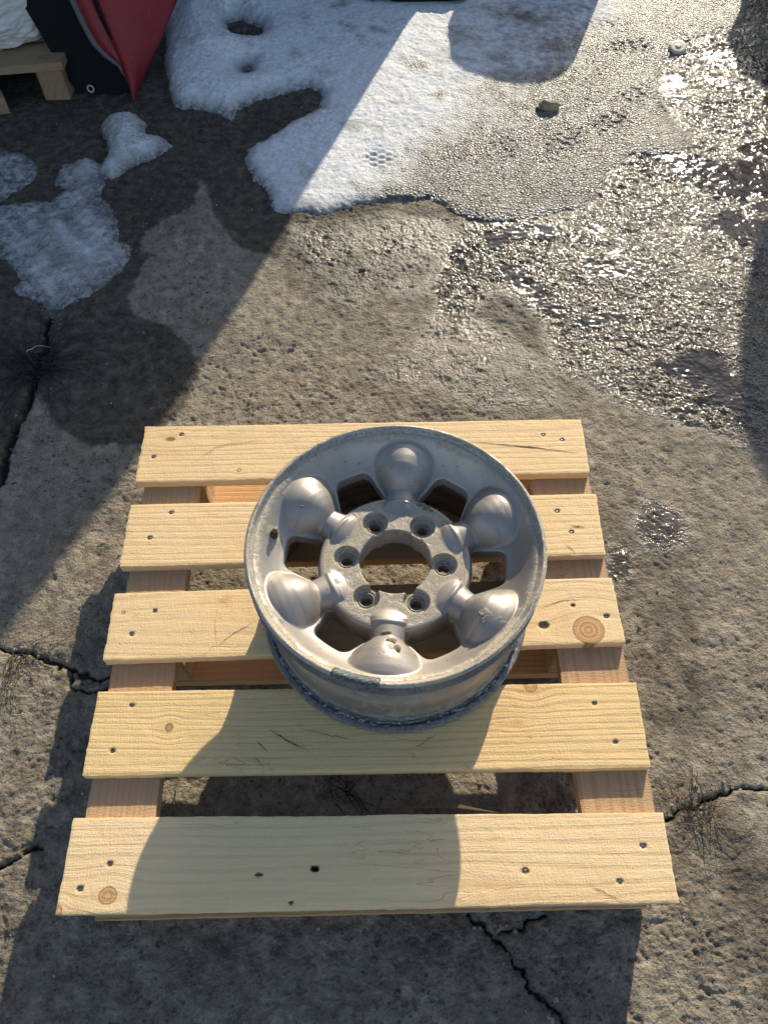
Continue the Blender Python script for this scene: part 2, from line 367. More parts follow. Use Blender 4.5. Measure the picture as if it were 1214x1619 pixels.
# ------------------------------------------------------------------ wood
def wood(name, seed, pale=(.77, .555, .295), dark=(.61, .415, .20), rough_saw=1.0, axis_=0):
    W = Mt(name)
    gy = W.attr('grain'); knot = W.attr('knot'); kr = W.attr('ring'); st = W.attr('stain'); hol = W.attr('hole')
    sx = W.n('ShaderNodeSeparateXYZ'); W.l(W.co, sx.inputs[0]); lx = sx.outputs[axis_]; lz = sx.outputs[2]
    oi = W.n('ShaderNodeObjectInfo').outputs['Random']; off = W.math('MULTIPLY', oi, 31.0)
    v1 = W.comb(W.math('MULTIPLY', lx, .10), W.math('MULTIPLY', gy, 1.), W.math('ADD', W.math('MULTIPLY', lz, .3), off))
    v2 = W.comb(W.math('MULTIPLY', lx, .035), W.math('MULTIPLY', gy, 1.), off)
    big = W.noise(13, 2, .5, vec=v1)
    ringv = W.math('ADD', W.math('MULTIPLY', gy, W.math('MULTIPLY_ADD', W.math('FRACT', W.math('MULTIPLY', oi, 7.3)), 420., 260.)), W.math('MULTIPLY', big, 26.))
    rings = W.math('SINE', ringv)
    rings = W.rng(W.math('ADD', rings, W.math('MULTIPLY', W.noise(90, 3, .6, vec=v1), 1.2)), .5, 1.75, 0, 1, True)
    fib = W.noise(430, 3, .7, vec=v2)
    blotch = W.noise(5, 3, .6)
    c = W.mix(W.rng(blotch, .3, .7), pale, tuple(p*q for p, q in zip(pale, (1.02, 1.04, 1.15))))
    c = W.mix(W.math('MULTIPLY', rings, W.rng(W.noise(4, 2), .35, .65, .05, .55)), c, dark)
    c = W.mix(W.rng(fib, .35, .7, 0, .30), c, dark)
    c = W.mix(W.math('MULTIPLY', W.math('FRACT', W.math('MULTIPLY', oi, 13.7)), .5), c, W.mix(1, c, (.95, .88, .80), 'MULTIPLY'))
    c = W.mix(W.rng(W.noise(3.2, 4, .6, vec=W.map((.6, 2.2, 1))), .52, .70, 0, .4), c, W.mix(1, c, (.86, .76, .66), 'MULTIPLY'))
    c = W.mix(W.math('MULTIPLY', st, .8), c, (.42, .20, .07))
    kc = W.mix(W.rng(W.math('SINE', W.math('MULTIPLY', kr, 900.)), -.3, .9), (.40, .20, .07), (.56, .33, .15))
    c = W.mix(W.math('MULTIPLY', knot, .95), c, kc)
    kedge = W.math('MULTIPLY', W.rng(knot, .25, .5), W.rng(knot, .5, .75, 1, 0))
    c = W.mix(W.math('MULTIPLY', kedge, .8), c, (.16, .07, .025))
    scr = W.noise(9, 2, .5, vec=W.map((1, 7, 1), (0, 0, R(55+seed*9))), dist=.3)
    scr = W.math('MULTIPLY', W.rng(W.math('ABSOLUTE', W.math('SUBTRACT', scr, .5)), .0, .006, 1, 0), W.rng(W.noise(7, 2), .52, .62))
    c = W.mix(W.math('MULTIPLY', scr, .45), c, (.2, .14, .08))
    spk = W.rng(W.noise(230, 2, .5), .72, .75, 0, .5)
    c = W.mix(spk, c, (.28, .17, .08))
    c = W.mix(hol, c, (.03, .02, .012))
    saw = W.noise(60, 2, .5, vec=W.comb(W.math('MULTIPLY', lx, 11.), W.math('MULTIPLY', gy, 1.4), off))
    h = W.math('ADD', W.math('MULTIPLY', rings, -.28), W.math('MULTIPLY', fib, .7))
    h = W.math('ADD', h, W.math('MULTIPLY', W.noise(380, 3, .7), .9*rough_saw))
    h = W.math('ADD', h, W.math('MULTIPLY', saw, .7)); h = W.math('ADD', h, W.math('MULTIPLY', scr, -.8))
    h = W.math('ADD', h, W.math('MULTIPLY', hol, -2.))
    return W.out(c, .72, W.bump(h, .0011, .85), spec=.3)
wood_new = wood('sawn_pine', 0)
wood_new2 = wood('sawn_pine_streaked', 2, (.75, .535, .25), (.56, .36, .14))
wood_b = wood('stringer_pine', 1, (.47, .32, .18), (.33, .20, .10), 1.3, 1)
wood_c = wood('bottom_pine', 3, (.62, .36, .17), (.40, .20, .08), 1.2, 0)
wood_old = wood('old_pine', 4, (.34, .24, .14), (.2, .13, .07), 1.2, 0)
metal_nail = Mt('nail_steel').out((.16, .17, .19), .45, metal=.8)

def board(name, corners, z0, z1, mat, parent, step=.0028, knots=(), stains=(), holes=(), along='x', seed=0, fuzz=.0009, wane=0.):
    """sawn board, corners = TL, TR, BR, BL of the top face"""
    TL, TR, BR, BL = [np.array(c[:2], float) for c in corners]
    nx = max(4, int(np.linalg.norm(TR-TL)/step)); ny = max(4, int(np.linalg.norm(TL-BL)/step))
    u, v = np.meshgrid(np.linspace(0, 1, nx), np.linspace(0, 1, ny))
    P = (BL*(1-u[..., None])+BR*u[..., None])*(1-v[..., None])+(TL*(1-u[..., None])+TR*u[..., None])*v[..., None]
    X, Y = P[..., 0], P[..., 1]
    en = fbm(X+seed, Y, 90, 3, 300+seed); el = fbm(X+seed, Y, 6, 2, 310+seed)
    eu = np.where(u < 1e-6, -1, np.where(u > 1-1e-6, 1, 0)); ev = np.where(v < 1e-6, -1, np.where(v > 1-1e-6, 1, 0))
    X = X+eu*en*fuzz*1.6; Y = Y+ev*(en*fuzz*.8+el*.0012)
    a, b = (X, Y) if along == 'x' else (Y, X)
    g = b-b.mean()+.004*fbm(a*1.0+seed*3, b*4, 2.2, 3, 320+seed)+(.0006*np.sin(a*9+seed))
    knot = np.zeros_like(X); ring = np.zeros_like(X)
    for kx, ky, rx, ry, s in knots:
        dx, dy = X-kx, Y-ky; rho = np.sqrt((dx/rx)**2+(dy/ry)**2)
        g = g-(dy if along == 'x' else dx)*.75*np.exp(-rho**2/7.)
        kk = s*np.clip(1.0-.5*rho**6, 0, 1)*(rho < 1.25)
        knot = np.maximum(knot, kk); ring = np.where(rho < 1.4, rho*min(rx, ry)+.0006*en, ring)
    stain = np.zeros_like(X)
    for kx, ky, rx, ry, s in stains:
        stain = np.maximum(stain, s*np.exp(-((X-kx)/rx)**2-((Y-ky)/ry)**2)*np.clip(.6+.8*fbm(X*.3, Y, 120, 2, 5), 0, 1))
    hole = np.zeros_like(X)
    Zt = z1+.0004*fbm(X, Y, 60, 3, 330+seed)+.0008*fbm(X, Y, 5, 2, 340+seed)
    for kx, ky, rx, ry, dep in holes:
        rho = np.sqrt(((X-kx)/rx)**2+((Y-ky)/ry)**2)+.25*en
        m = ss(1.15, .8, rho); hole = np.maximum(hole, m); Zt = Zt-dep*m
    edge = np.minimum(np.minimum(u, 1-u)*np.linalg.norm(TR-TL), np.minimum(v, 1-v)*np.linalg.norm(TL-BL))
    Zt = Zt-.0006*(edge < step*.6)
    V = [np.stack([X.ravel(), Y.ravel(), Zt.ravel()], 1)]; Fs = [gridfaces(nx, ny)]
    A = dict(grain=[g.ravel()], knot=[knot.ravel()], ring=[ring.ravel()], stain=[stain.ravel()], hole=[hole.ravel()])
    n0 = nx*ny
    idx = np.arange(n0).reshape(ny, nx)
    loop = np.concatenate([idx[0, :-1], idx[:-1, -1], idx[-1, ::-1][:-1], idx[::-1, 0][:-1]])
    m = len(loop); base = V[0][loop]; layers = []
    zs = [None, 0, .25, .5, .75, 1]; q0 = n0
    for k, f in enumerate(zs[1:]):
        L = base.copy(); zt = L[:, 2]
        L[:, 2] = zt+(z0-zt)*f
        if wane: L[:, 1] -= wane*max(0, f-.3)*ss(Y.mean(), Y.max(), base[:, 1])
        wob = fbm(L[:, 0]*3+L[:, 1]*3, L[:, 2]*6+k, 20, 2, 350)*.0006
        L[:, 0] += wob*(k > 0); L[:, 1] += wob*(k > 0)
        V.append(L)
        A['grain'].append(A['grain'][0][loop]*1.0+(z1-L[:, 2])*.8); 
        for nme in ('knot', 'ring', 'stain'): A[nme].append(A[nme][0][loop])
        A['hole'].append(np.zeros(m))
        if k > 0:
            i = np.arange(m); j = (i+1) % m
            Fs.append(np.stack([q0+(k-1)*m+i, q0+k*m+i, q0+k*m+j, q0+(k-1)*m+j], 1))
    VV = np.concatenate(V)
    # bottom cap as a coarse quad
    bc = np.array([(*BL, z0), (*BR, z0), (TR[0], TR[1]-wane*.72, z0), (TL[0], TL[1]-wane*.72, z0)]); nb = len(VV)
    VV = np.concatenate([VV, bc]); Fs.append(np.array([[nb+3, nb+2, nb+1, nb]]))
    for nme in A: A[nme].append(np.array([0, 0, .1, .1]) if nme == 'grain' else np.zeros(4))
    o = mesh_np(name, VV, np.concatenate(Fs), mat, True, {k: np.concatenate(v) for k, v in A.items()})
    if parent: child(o, parent)
    return o
def px0(x, y, z=H): return ray([(x, y)], z)[0]
def K(x, y, rx, ry, s=1.): p = px0(x, y); return (p[0], p[1], rx, ry, s)

def nail(parent, x, y, z, r=.0026, ang=0):
    n = 12; vs = [(x+r*math.cos(t)*1.15, y+r*math.sin(t)*.95, z) for t in np.linspace(0, 2*math.pi, n, endpoint=False)]
    vs += [(x+.75*r*math.cos(t), y+.75*r*math.sin(t), z+.0006) for t in np.linspace(0, 2*math.pi, n, endpoint=False)]
    vs += [(x, y, z+.0007)]
    fs = [(i, (i+1) % n, n+(i+1) % n, n+i) for i in range(n)]+[(n+i, n+(i+1) % n, 2*n) for i in range(n)]
    o = polymesh('nail', vs, fs, metal_nail, smooth=True)
    o.parent = parent; o.matrix_parent_inverse = Matrix.Translation(-Vector((0, 0, 0)))
    return o

pal = empty('wooden_pallet', (0, 0, 0), 'new pale pine pallet in the middle of the yard with the alloy wheel on it', 'pallet')
B = [[(-.4022, .4025), (.3998, .3958), (.3966, .276), (-.4017, .2776)], [(-.4019, .2299), (.4001, .2304), (.3958, .1117), (-.4015, .1086)],
     [(-.4007, .0602), (.3985, .0684), (.399, -.0429), (-.3997, -.0545)], [(-.3977, -.1034), (.4029, -.1075), (.3992, -.231), (-.399, -.2246)],
     [(-.3995, -.281), (.4033, -.291), (.4008, -.4012), (-.3999, -.3987)]]
NAILS = [[(287, 687), (243, 722), (858, 687), (888, 695)], [(271, 810), (237, 850), (880, 808), (903, 841)], [(245, 966), (209, 1002), (905, 957), (958, 974)],
         [(209, 1115), (178, 1187), (939, 1112), (972, 1173)], [(174, 1365), (127, 1405), (1016, 1337), (979, 1393), (830, 1377)]]
KN = [[K(270, 694, .010, .006, .5), K(378, 743, .004, .004, .95)], [], [K(930, 996, .0235, .0225), K(196, 968, .004, .003, .7)],
      [K(268, 1150, .0062, .0068, .62), K(838, 1083, .010, .011, .8), K(818, 1143, .010, .004, .3)],
      [K(171, 1416, .0118, .0105, .85), K(92, 1442, .005, .008, .9), K(740, 1400, .018, .008, .15)]]
STN = [[K(455, 700, .05, .004, .15)], [], [K(357, 950, .009, .012, .75), K(893, 985, .016, .022, .45), K(395, 960, .006, .02, .3)], [K(800, 1140, .03, .006, .5), K(838, 1090, .03, .01, .5)], [K(775, 1408, .05, .012, .45), K(130, 1420, .03, .02, .2)]]
HOL = [[], [(*px0(237, 897)[:2], .006, .002, .0)], [(*px0(859, 989)[:2], .0075, .006, .001)], [], [(*px0(497, 1373)[:2], .0055, .0042, .012), (*px0(409, 1383)[:2], .0055, .0022, .004), (*px0(460, 1427)[:2], .0025, .0022, .004), (*px0(455, 1297)[:2], .0, .0, .0)][:3]]
for i, b in enumerate(B):
    hol = list(HOL[i])
    for p in NAILS[i]:
        q = px0(*p); hol.append((q[0], q[1]-.0003, .0042, .0034, .0016))
    bo = board('top_board', b, H-.0172, H, wood_new if i in (0, 1, 2, 4) else wood_new2, pal, .0022, KN[i], STN[i], hol, 'x', i, wane=(.034 if i == 2 else 0))
    for p in NAILS[i]:
        q = px0(*p); nail(bo, q[0], q[1], H-.0018, .0029)
split_m = Mt('dark_split').out((.10, .06, .03), .9)
def scratches(bo, lines):
    rn = random.Random(len(lines))
    for P, wd in lines:
        V, Fs = [], []
        W_ = ray(P, H); n = 14; t = np.linspace(0, len(W_)-1, n); xs = np.interp(t, range(len(W_)), W_[:, 0]); ys = np.interp(t, range(len(W_)), W_[:, 1])
        b0 = len(V)
        for k in range(n):
            j = rn.gauss(0, .0005); h = wd*(.15+math.sin(math.pi*k/(n-1)))*rn.uniform(.5, 1)/2
            V += [(xs[k], ys[k]+j-h, H+.0009), (xs[k]+h*.5, ys[k]+j+h, H+.0009)]
        for k in range(n-1): Fs.append((b0+2*k, b0+2*k+2, b0+2*k+3, b0+2*k+1))
        o = polymesh('scratch', V, Fs, split_m); o.parent = bo
tb = [o for o in pal.children if o.name.startswith('top_board')]
tb.sort(key=lambda o: -sum(v.co.y for v in o.data.vertices[:50]))
scratches(tb[0], [([(740, 699), (800, 703), (860, 710), (916, 717)], .0022), ([(300, 735), (345, 705), (420, 695)], .0010)])
scratches(tb[1], [([(900, 831), (925, 834)], .0022), ([(893, 860), (910, 874)], .0014)])
scratches(tb[2], [([(350, 940), (340, 985), (343, 1022)], .0012), ([(343, 1022), (372, 1000), (400, 985)], .0014), ([(850, 962), (890, 950), (925, 948)], .0010)])
scratches(tb[3], [([(425, 1152), (455, 1172), (480, 1184)], .0020), ([(405, 1172), (425, 1190)], .0014), ([(660, 1180), (690, 1160)], .0014), ([(485, 1155), (560, 1170)], .0010), ([(400, 1195), (418, 1215)], .001)])
scratches(tb[4], [([(930, 1400), (985, 1425)], .0010), ([(690, 1340), (692, 1346)], .0016), ([(820, 1372), (836, 1380)], .0012)])
zs = H-.0172
for (x0, x1, s) in ((-.3905, -.295, 1), (.2975, .398, 2)):
    board('stringer_board', [(x0, .395), (x1, .395), (x1+.002, -.396), (x0, -.396)], zs-.0225, zs-.0006, wood_b, pal, .005, [], [], [], 'y', 20+s)
for s, yb in enumerate(((.385, .29), (.052, -.043), (-.295, -.392))):
    for t, xb in enumerate(((-.388, -.292), (.300, .396))):
        board('block', [(xb[0], yb[0]), (xb[1], yb[0]), (xb[1], yb[1]), (xb[0], yb[1])], .0232, zs-.0232, wood_b, pal, .006, [], [], [], 'x', 30+s*3+t)
    board('bottom_board', [(-.392, yb[0]+.004), (.398, yb[0]+.004), (.396, yb[1]-.003), (-.39, yb[1]-.003)], .002, .0225, wood_c, pal, .006, [(-.1, (yb[0]+yb[1])/2, .012, .01, .8)], [], [], 'x', 40+s)

# ------------------------------------------------------------------ alloy wheel
WC = np.array([.048, .030, H+.0012])
wh = empty('alloy_wheel', tuple(WC), 'worn silver alloy wheel with six bulging spokes lying face up on the pale pallet', 'wheel')
A = Mt('dusty_silver_alloy')
da = A.attr('mud'); ed = A.attr('worn')  # worn also holds the shading painted in the far lip groove
an = A.noise(30, 5, .65); af = A.noise(260, 4, .7); ac = A.noise(9, 3, .6)
c = A.mix(A.rng(ac, .35, .65), (.31, .275, .238), (.42, .375, .325))
c = A.mix(A.rng(an, .5, .75, 0, .45), c, (.33, .285, .225))
mudf = A.math('ADD', da, A.math('MULTIPLY', A.math('SUBTRACT', A.math('MULTIPLY', A.math('ADD', A.noise(70, 5, .7), A.noise(17, 4, .6)), .5), .5), 2.4), clamp=True)
mudm = A.rng(mudf, .38, .62)
c = A.mix(A.math('MULTIPLY', mudm, .82), c, A.mix(A.rng(af, .35, .65), (.27, .22, .145), (.47, .405, .30)))
wn = A.rng(A.math('ADD', ed, A.math('MULTIPLY', A.math('SUBTRACT', A.noise(45, 4, .7, vec=A.map((1, 1, 4))), .5), 1.4)), .45, .7)
c = A.mix(wn, c, A.mix(A.rng(af, .4, .6), (.13, .14, .145), (.29, .29, .28)))
sp = A.rng(A.noise(120, 2), .69, .73)
c = A.mix(A.rng(A.attr('barrel_dark'), 0, 1, 0, 1), c, A.mix(1, c, (.50, .45, .42), 'MULTIPLY'))
c = A.mix(A.math('MULTIPLY', sp, .6), c, (.12, .10, .08))
rr = A.fmix(mudm, A.rng(an, .3, .7, .40, .54), .9)
h = A.math('ADD', A.math('MULTIPLY', mudm, A.math('ADD', A.math('MULTIPLY', af, .6), .3)), A.math('MULTIPLY', wn, -.2))
h = A.math('ADD', h, A.math('MULTIPLY', A.noise(400, 2), .12))
A.out(c, rr, A.bump(h, .0012, .8), metal=A.fmix(mudm, .48, .0))
SP = [R(23.5+60*k) for k in range(6)]      # spokes
WN = [R(53.5+60*k) for k in range(6)]      # windows and stud holes
def lin(x, xs, ys): return np.interp(x, xs, ys)
def cub(x, xs, ys):
    # smooth interpolation: linear result blurred by sampling
    o = 0
    for d in (-.0022, -.0011, 0, .0011, .0022): o = o+np.interp(x+d, xs, ys)
    return o/5
def angd(t, a): return (t-a+math.pi) % (2*math.pi)-math.pi
def smax(a, b, k):
    h = np.clip(.5+.5*(a-b)/k, 0, 1); return b*(1-h)+a*h+k*h*(1-h)
def face_sdf(x, y):
    """>0 inside an opening"""
    r = np.hypot(x, y); t = np.arctan2(y, x)
    s = .0512-r                                     # centre bore
    for a in WN:
        d = angd(t, a); u = r*np.sin(d); v = r*np.cos(d)
        # window: rounded trapezium
        hw = .0350-(v-.115)*.19
        cx, cy, rad = hw-.010, .0236-.010, .010
        qx = np.abs(u)-cx; qy = np.abs(r-.1345-.0006*(u/.03)**2)-cy
        dd = np.hypot(np.maximum(qx, 0), np.maximum(qy, 0))+np.minimum(np.maximum(qx, qy), 0)-rad
        dd = np.where(v > 0, dd, 1)
        s = np.maximum(s, -dd)
        s = np.maximum(s, .0083-np.hypot(u, v-.0698))   # stud hole
        # notches where the stud pockets open to the bore
        s = np.maximum(s, np.minimum(.0075-np.abs(u), .0528-r)*.9)
    return s
def face_z(x, y):
    r = np.hypot(x, y); t = np.arctan2(y, x)
    wall = cub(r, [.0, .118, .140, .155, .164, .172, .179, .184, .1885, .1925, .1955, .1972, .1982, .1990, .2002, .2045, .2062, .2068],
                 [.118, .124, .136, .1445, .150, .1575, .166, .1735, .180, .1842, .1855, .1853, .186, .192, .1948, .1948, .1938, .191])
    hub = cub(r, [0, .1045, .1080, .1100, .1112, .1130, .125], [.140, .1403, .1390, .1355, .128, .117, .09])
    z = smax(wall, hub, .0008)
    # flat hub only counts inside its own radius
    for a in SP:
        d = angd(t, a); u = r*np.sin(d); v = r*np.cos(d)
        m = v > 0
        # neck
        wn_ = np.interp(v, [.070, .0725, .078, .085, .098, .118, .13], [.008, .017, .0245, .0280, .0280, .0240, .027])
        top = cub(v, [.066, .074, .085, .0955, .0965, .0985, .0995, .120, .130], [.132, .1395, .1455, .1500, .1518, .1518, .1490, .1490, .1490])
        q = np.clip(1-(u/wn_)**2, 0, 1)
        zn = top-np.interp(v, [.09, .1], [.011, .0235])*(1-np.sqrt(q)); zn = np.where((q > 0) & m & (v < .135), zn, .05)
        z = smax(z, zn, .0022)
        # bulb
        s_ = np.clip((v-.1165)/(.1845-.1165), 0, 1)
        wb = .0245+(.0535-.0245)*(.45*ss(0, .60, s_)+.55*np.sin(np.clip(s_/.62, 0, 1)*np.pi/2))
        wb = np.where(v > .161, .0535*np.sqrt(np.clip(1-((v-.161)/.0300)**2, 1e-4, 1)), wb)
        tb = cub(v, [.110, .116, .1215, .129, .138, .148, .160, .172, .182, .192], [.120, .140, .1550, .1660, .1735, .1785, .1808, .1812, .1797, .175])
        q = np.abs(u)/wb
        dep = np.interp(v, [.116, .15, .180, .190], [.034, .052, .020, .004])
        zb = tb-dep*(.64*q**2+.36*(1-np.sqrt(np.clip(1-q*q, 0, 1)))); zb = np.where((q < 1) & m & (v > .112) & (v < .1905), zb, .05)
        z = smax(z, zb, .0048)
    for a in WN:
        d = angd(t, a); u = r*np.sin(d); v = r*np.cos(d)
        rho = np.hypot(u, v-.0698)
        pk = np.interp(rho, [0, .0105, .0112, .0125, .0128, .0172, .0190], [.1265, .1265, .1285, .1290, .1305, .1315, .1405])
        z = np.where((rho < .0195) & (v > 0), np.minimum(z, pk), z)
        tr = np.interp(np.abs(u), [0, .0050, .0095], [.1335, .134, .1405])
        z = np.where((np.abs(u) < .0095) & (v > 0) & (v < .066), np.minimum(z, tr), z)
    z = z-.0016*ss(.0016, .0, -face_sdf(x, y))      # rolled edge at the openings
    return z
rs = np.concatenate([np.arange(.0485, .112, .0007), np.arange(.112, .192, .00085), np.arange(.192, .2072, .00045)]); nth = 1500
th = np.linspace(0, 2*np.pi, nth, endpoint=False)
RR, TT = np.meshgrid(rs, th, indexing='ij')
x = RR*np.cos(TT); y = RR*np.sin(TT)
for it in range(3):
    s = face_sdf(x, y); e = 1e-5
    gx_ = (face_sdf(x+e, y)-s)/e; gy_ = (face_sdf(x, y+e)-s)/e; gn = gx_**2+gy_**2+1e-9
    m = (np.abs(s) < .00048) & (RR < .19)
    x = np.where(m, x-s*gx_/gn, x); y = np.where(m, y-s*gy_/gn, y)
s = face_sdf(x, y); z = face_z(x, y)
nr = len(rs)
ii = (np.arange(nr-1)[:, None]*nth+np.arange(nth)[None, :]).ravel(); jj = (np.arange(nr-1)[:, None]*nth+((np.arange(nth)+1) % nth)[None, :]).ravel()
Fa = np.stack([ii, ii+nth, jj+nth, jj], 1)
keep = s.ravel()[Fa].mean(1) < 2e-5
Fa = Fa[keep]; used, inv = np.unique(Fa, return_inverse=True); Fa = inv.reshape(Fa.shape)
V = np.stack([x.ravel(), y.ravel(), z.ravel()], 1)[used]
E = np.concatenate([Fa[:, [0, 1]], Fa[:, [1, 2]], Fa[:, [2, 3]], Fa[:, [3, 0]]])
key = E[:, 0].astype(np.int64)*len(V)+E[:, 1]; rkey = E[:, 1].astype(np.int64)*len(V)+E[:, 0]
bd = E[~np.isin(key, rkey)]
r_v = np.hypot(V[:, 0], V[:, 1])
bd = bd[(r_v[bd[:, 0]] < .2)]
n0 = len(V)
und = V.copy(); und[:, 2] = und[:, 2]-.013
und[:, 2] = np.where(r_v > .186, np.minimum(und[:, 2], .165), und[:, 2])
wa = V[bd[:, 0]]; wb_ = V[bd[:, 1]]; dep = np.where(r_v[bd[:, 0]] < .056, .035, np.where(np.abs(r_v[bd[:, 0]]-.0698) < .009, .022, .017))
wa2 = wa.copy(); wa2[:, 2] -= dep; wb2 = wb_.copy(); wb2[:, 2] -= dep
nb_ = len(bd)
i = np.arange(nb_)
# weld wall columns so they shade smoothly
cols, cinv = np.unique(bd.ravel(), return_inverse=True); cinv = cinv.reshape(bd.shape)
ct = V[cols]; cb = ct.copy(); rc = np.hypot(ct[:, 0], ct[:, 1]); cb[:, 2] -= np.where(rc < .056, .035, np.where(np.abs(rc-.0698) < .009, .022, np.where(rc < .1135, .030, .017)))
oT = n0; oB = n0+len(cols); oU = oB+len(cols)
Fw = np.stack([oT+cinv[:, 1], oT+cinv[:, 0], oB+cinv[:, 0], oB+cinv[:, 1]], 1)
Vall = np.concatenate([V, ct, cb, und]); Fall = np.concatenate([Fa, Fw, Fa[:, ::-1]+oU])
rv = np.hypot(Vall[:, 0], Vall[:, 1]); zv = Vall[:, 2]; tv = np.arctan2(Vall[:, 1], Vall[:, 0])
mud = np.zeros(len(Vall))
mud = np.maximum(mud, .62*(rv < .103)*(zv < .1412)); mud = np.maximum(mud, .50*(rv < .0915)*(zv > .1412)*.4)
mud = np.maximum(mud, .46*ss(.181, .190, rv)); mud = np.maximum(mud, .42*ss(.1945, .1965, rv)*ss(.2, .199, rv))
mud = np.maximum(mud, .22*ss(.155, .165, rv)*(np.cos(tv-R(5)) > .6))
mud = mud+.16*fbm(Vall[:, 0], Vall[:, 1], 22, 3, 400)
va = R(168.6); mud = np.maximum(mud, .8*np.exp(-((Vall[:, 0]-.175*math.cos(va))**2+(Vall[:, 1]-.175*math.sin(va))**2)/.012**2))
for px, py, zz, rad in ((622, 1022, .172, .010), (762, 976, .166, .009), (668, 800, .14, .014), (655, 775, .14, .008), (565, 790, .16, .004)):
    q = ray([(px, py)], H+zz)[0]-WC
    mud = np.maximum(mud, .75*np.exp(-((Vall[:, 0]-q[0])**2+(Vall[:, 1]-q[1])**2)/rad**2))
worn = .46*ss(.1975, .1985, rv)*(rv < .2052)+.0
mud = np.where(rv > .2040, .45, mud)
worn = np.maximum(worn, .72*ss(.1958, .1972, rv)*ss(.2004, .1996, rv)*ss(-.4, .5, np.sin(tv)))  # dark far half of the groove: oxidation plus shading put into the colour
mud = mud*(1-.8*(worn > .5))
worn = np.maximum(worn, .55*np.exp(-((Vall[:, 0]+.150)**2+(Vall[:, 1]+.105)**2)/.014**2))
fo = mesh_np('wheel_face', Vall, Fall, A.m, True, dict(mud=mud, worn=worn)); fo.parent = wh
# barrel, revolved
def revolve(name, prof, n, mat, parent, attrs=None, smooth=True, closed=True):
    prof = np.array(prof, float); t = np.linspace(0, 2*np.pi, n, endpoint=False); k = len(prof)
    V = np.stack([np.outer(np.cos(t), prof[:, 0]).ravel(), np.outer(np.sin(t), prof[:, 0]).ravel(), np.tile(prof[:, 1], n)], 1)
    kk = k if closed else k-1
    a = np.arange(n)[:, None]*k+np.arange(kk)[None, :]; a2 = np.arange(n)[:, None]*k+((np.arange(kk)+1) % k)[None, :]
    b = ((np.arange(n)+1) % n)[:, None]*k+np.arange(kk)[None, :]; b2 = ((np.arange(n)+1) % n)[:, None]*k+((np.arange(kk)+1) % k)[None, :]
    Fq = np.stack([a.ravel(), b.ravel(), b2.ravel(), a2.ravel()], 1)
    at = {}
    if attrs:
        for nme, f in attrs.items(): at[nme] = f(V)
    o = mesh_np(name, V, Fq, mat, smooth, at); o.parent = parent
    return o
def dens(p, n=4):
    o = []
    for a, b in zip(p[:-1], p[1:]):
        for q in range(n): o.append((a[0]+(b[0]-a[0])*q/n, a[1]+(b[1]-a[1])*q/n))
    o.append(p[-1]); return o
prof = [(.2066, .191), (.2062, .1885), (.2030, .1868), (.1955, .1855), (.1935, .1825), (.1928, .1720), (.1915, .1690), (.1885, .166), (.1835, .160), (.1790, .150), (.1770, .140), (.1765, .108),
        (.1785, .094), (.1840, .078), (.1885, .070), (.1900, .062), (.1900, .040), (.1912, .034), (.1945, .031), (.1952, .026), (.1935, .022), (.1935, .012), (.1945, .0095), (.2020, .0085), (.2058, .0070), (.2064, .0040), (.2052, .0008), (.2020, 0), (.1990, .0008), (.1975, .003),
        (.1885, .010), (.1880, .034), (.184, .060), (.179, .078), (.1722, .094), (.1705, .108), (.171, .140), (.173, .150), (.178, .162), (.187, .170), (.190, .180), (.200, .186)]
bar = revolve('barrel', dens(prof, 3), 360, A.m, wh, dict(barrel_dark=lambda V: np.clip(.55+.5*fbm(V[:, 0]+V[:, 1], V[:, 2]*6, 12, 3, 430)+.4*np.exp(-((V[:, 2]-.093)/.004)**2), 0, 1),  # barrel colour darkened all over, most in one band
    mud=lambda V: .36+.25*(V[:, 2] > .165)+.25*np.exp(-((V[:, 2]-.125)/.012)**2)+.3*ss(.19, .2, np.hypot(V[:, 0], V[:, 1]))*(V[:, 2] > .1)+.12*fbm(V[:, 0]+V[:, 2], V[:, 1], 20, 3, 410),
    worn=lambda V: np.clip(.62*(V[:, 2] < .035)*(np.hypot(V[:, 0], V[:, 1]) > .188)+.0*(V[:, 2] > .1885)+.2*np.exp(-((V[:, 2]-.108)/.004)**2), 0, 1)))
# black residue of the tyre bead
BR_ = Mt('bead_residue'); bn = BR_.noise(120, 5, .7, vec=BR_.map((1, 1, 3)))
BR_.out(BR_.ramp(bn, [(.40, (.012, .014, .018)), (.52, (.035, .04, .05)), (.58, (.30, .31, .32)), (.75, (.45, .45, .44))]), BR_.rng(bn, .4, .6, .35, .7), BR_.bump(bn, .002, .9), metal=.2)
revolve('bead_seat', dens([(.1958, .0262), (.1950, .0215), (.1942, .0118), (.1955, .0098), (.1990, .0092), (.1990, .0080), (.193, .0080), (.193, .0262)], 2), 300, BR_.m, wh)
# studs' steel seats
SS_ = Mt('stud_seat'); SS_.out(SS_.mix(SS_.rng(SS_.noise(200, 3), .4, .6), (.16, .17, .17), (.30, .28, .25)), .55, metal=.5)
for a in WN:
    cx, cy = .0698*math.cos(a), .0698*math.sin(a)
    o = revolve('stud_seat', dens([(.0116, .1284), (.0116, .1302), (.0106, .1308), (.0094, .1296), (.0086, .1200), (.0090, .1120), (.0116, .1120)], 1), 48, SS_.m, wh)
    o.location = (cx, cy, 0)
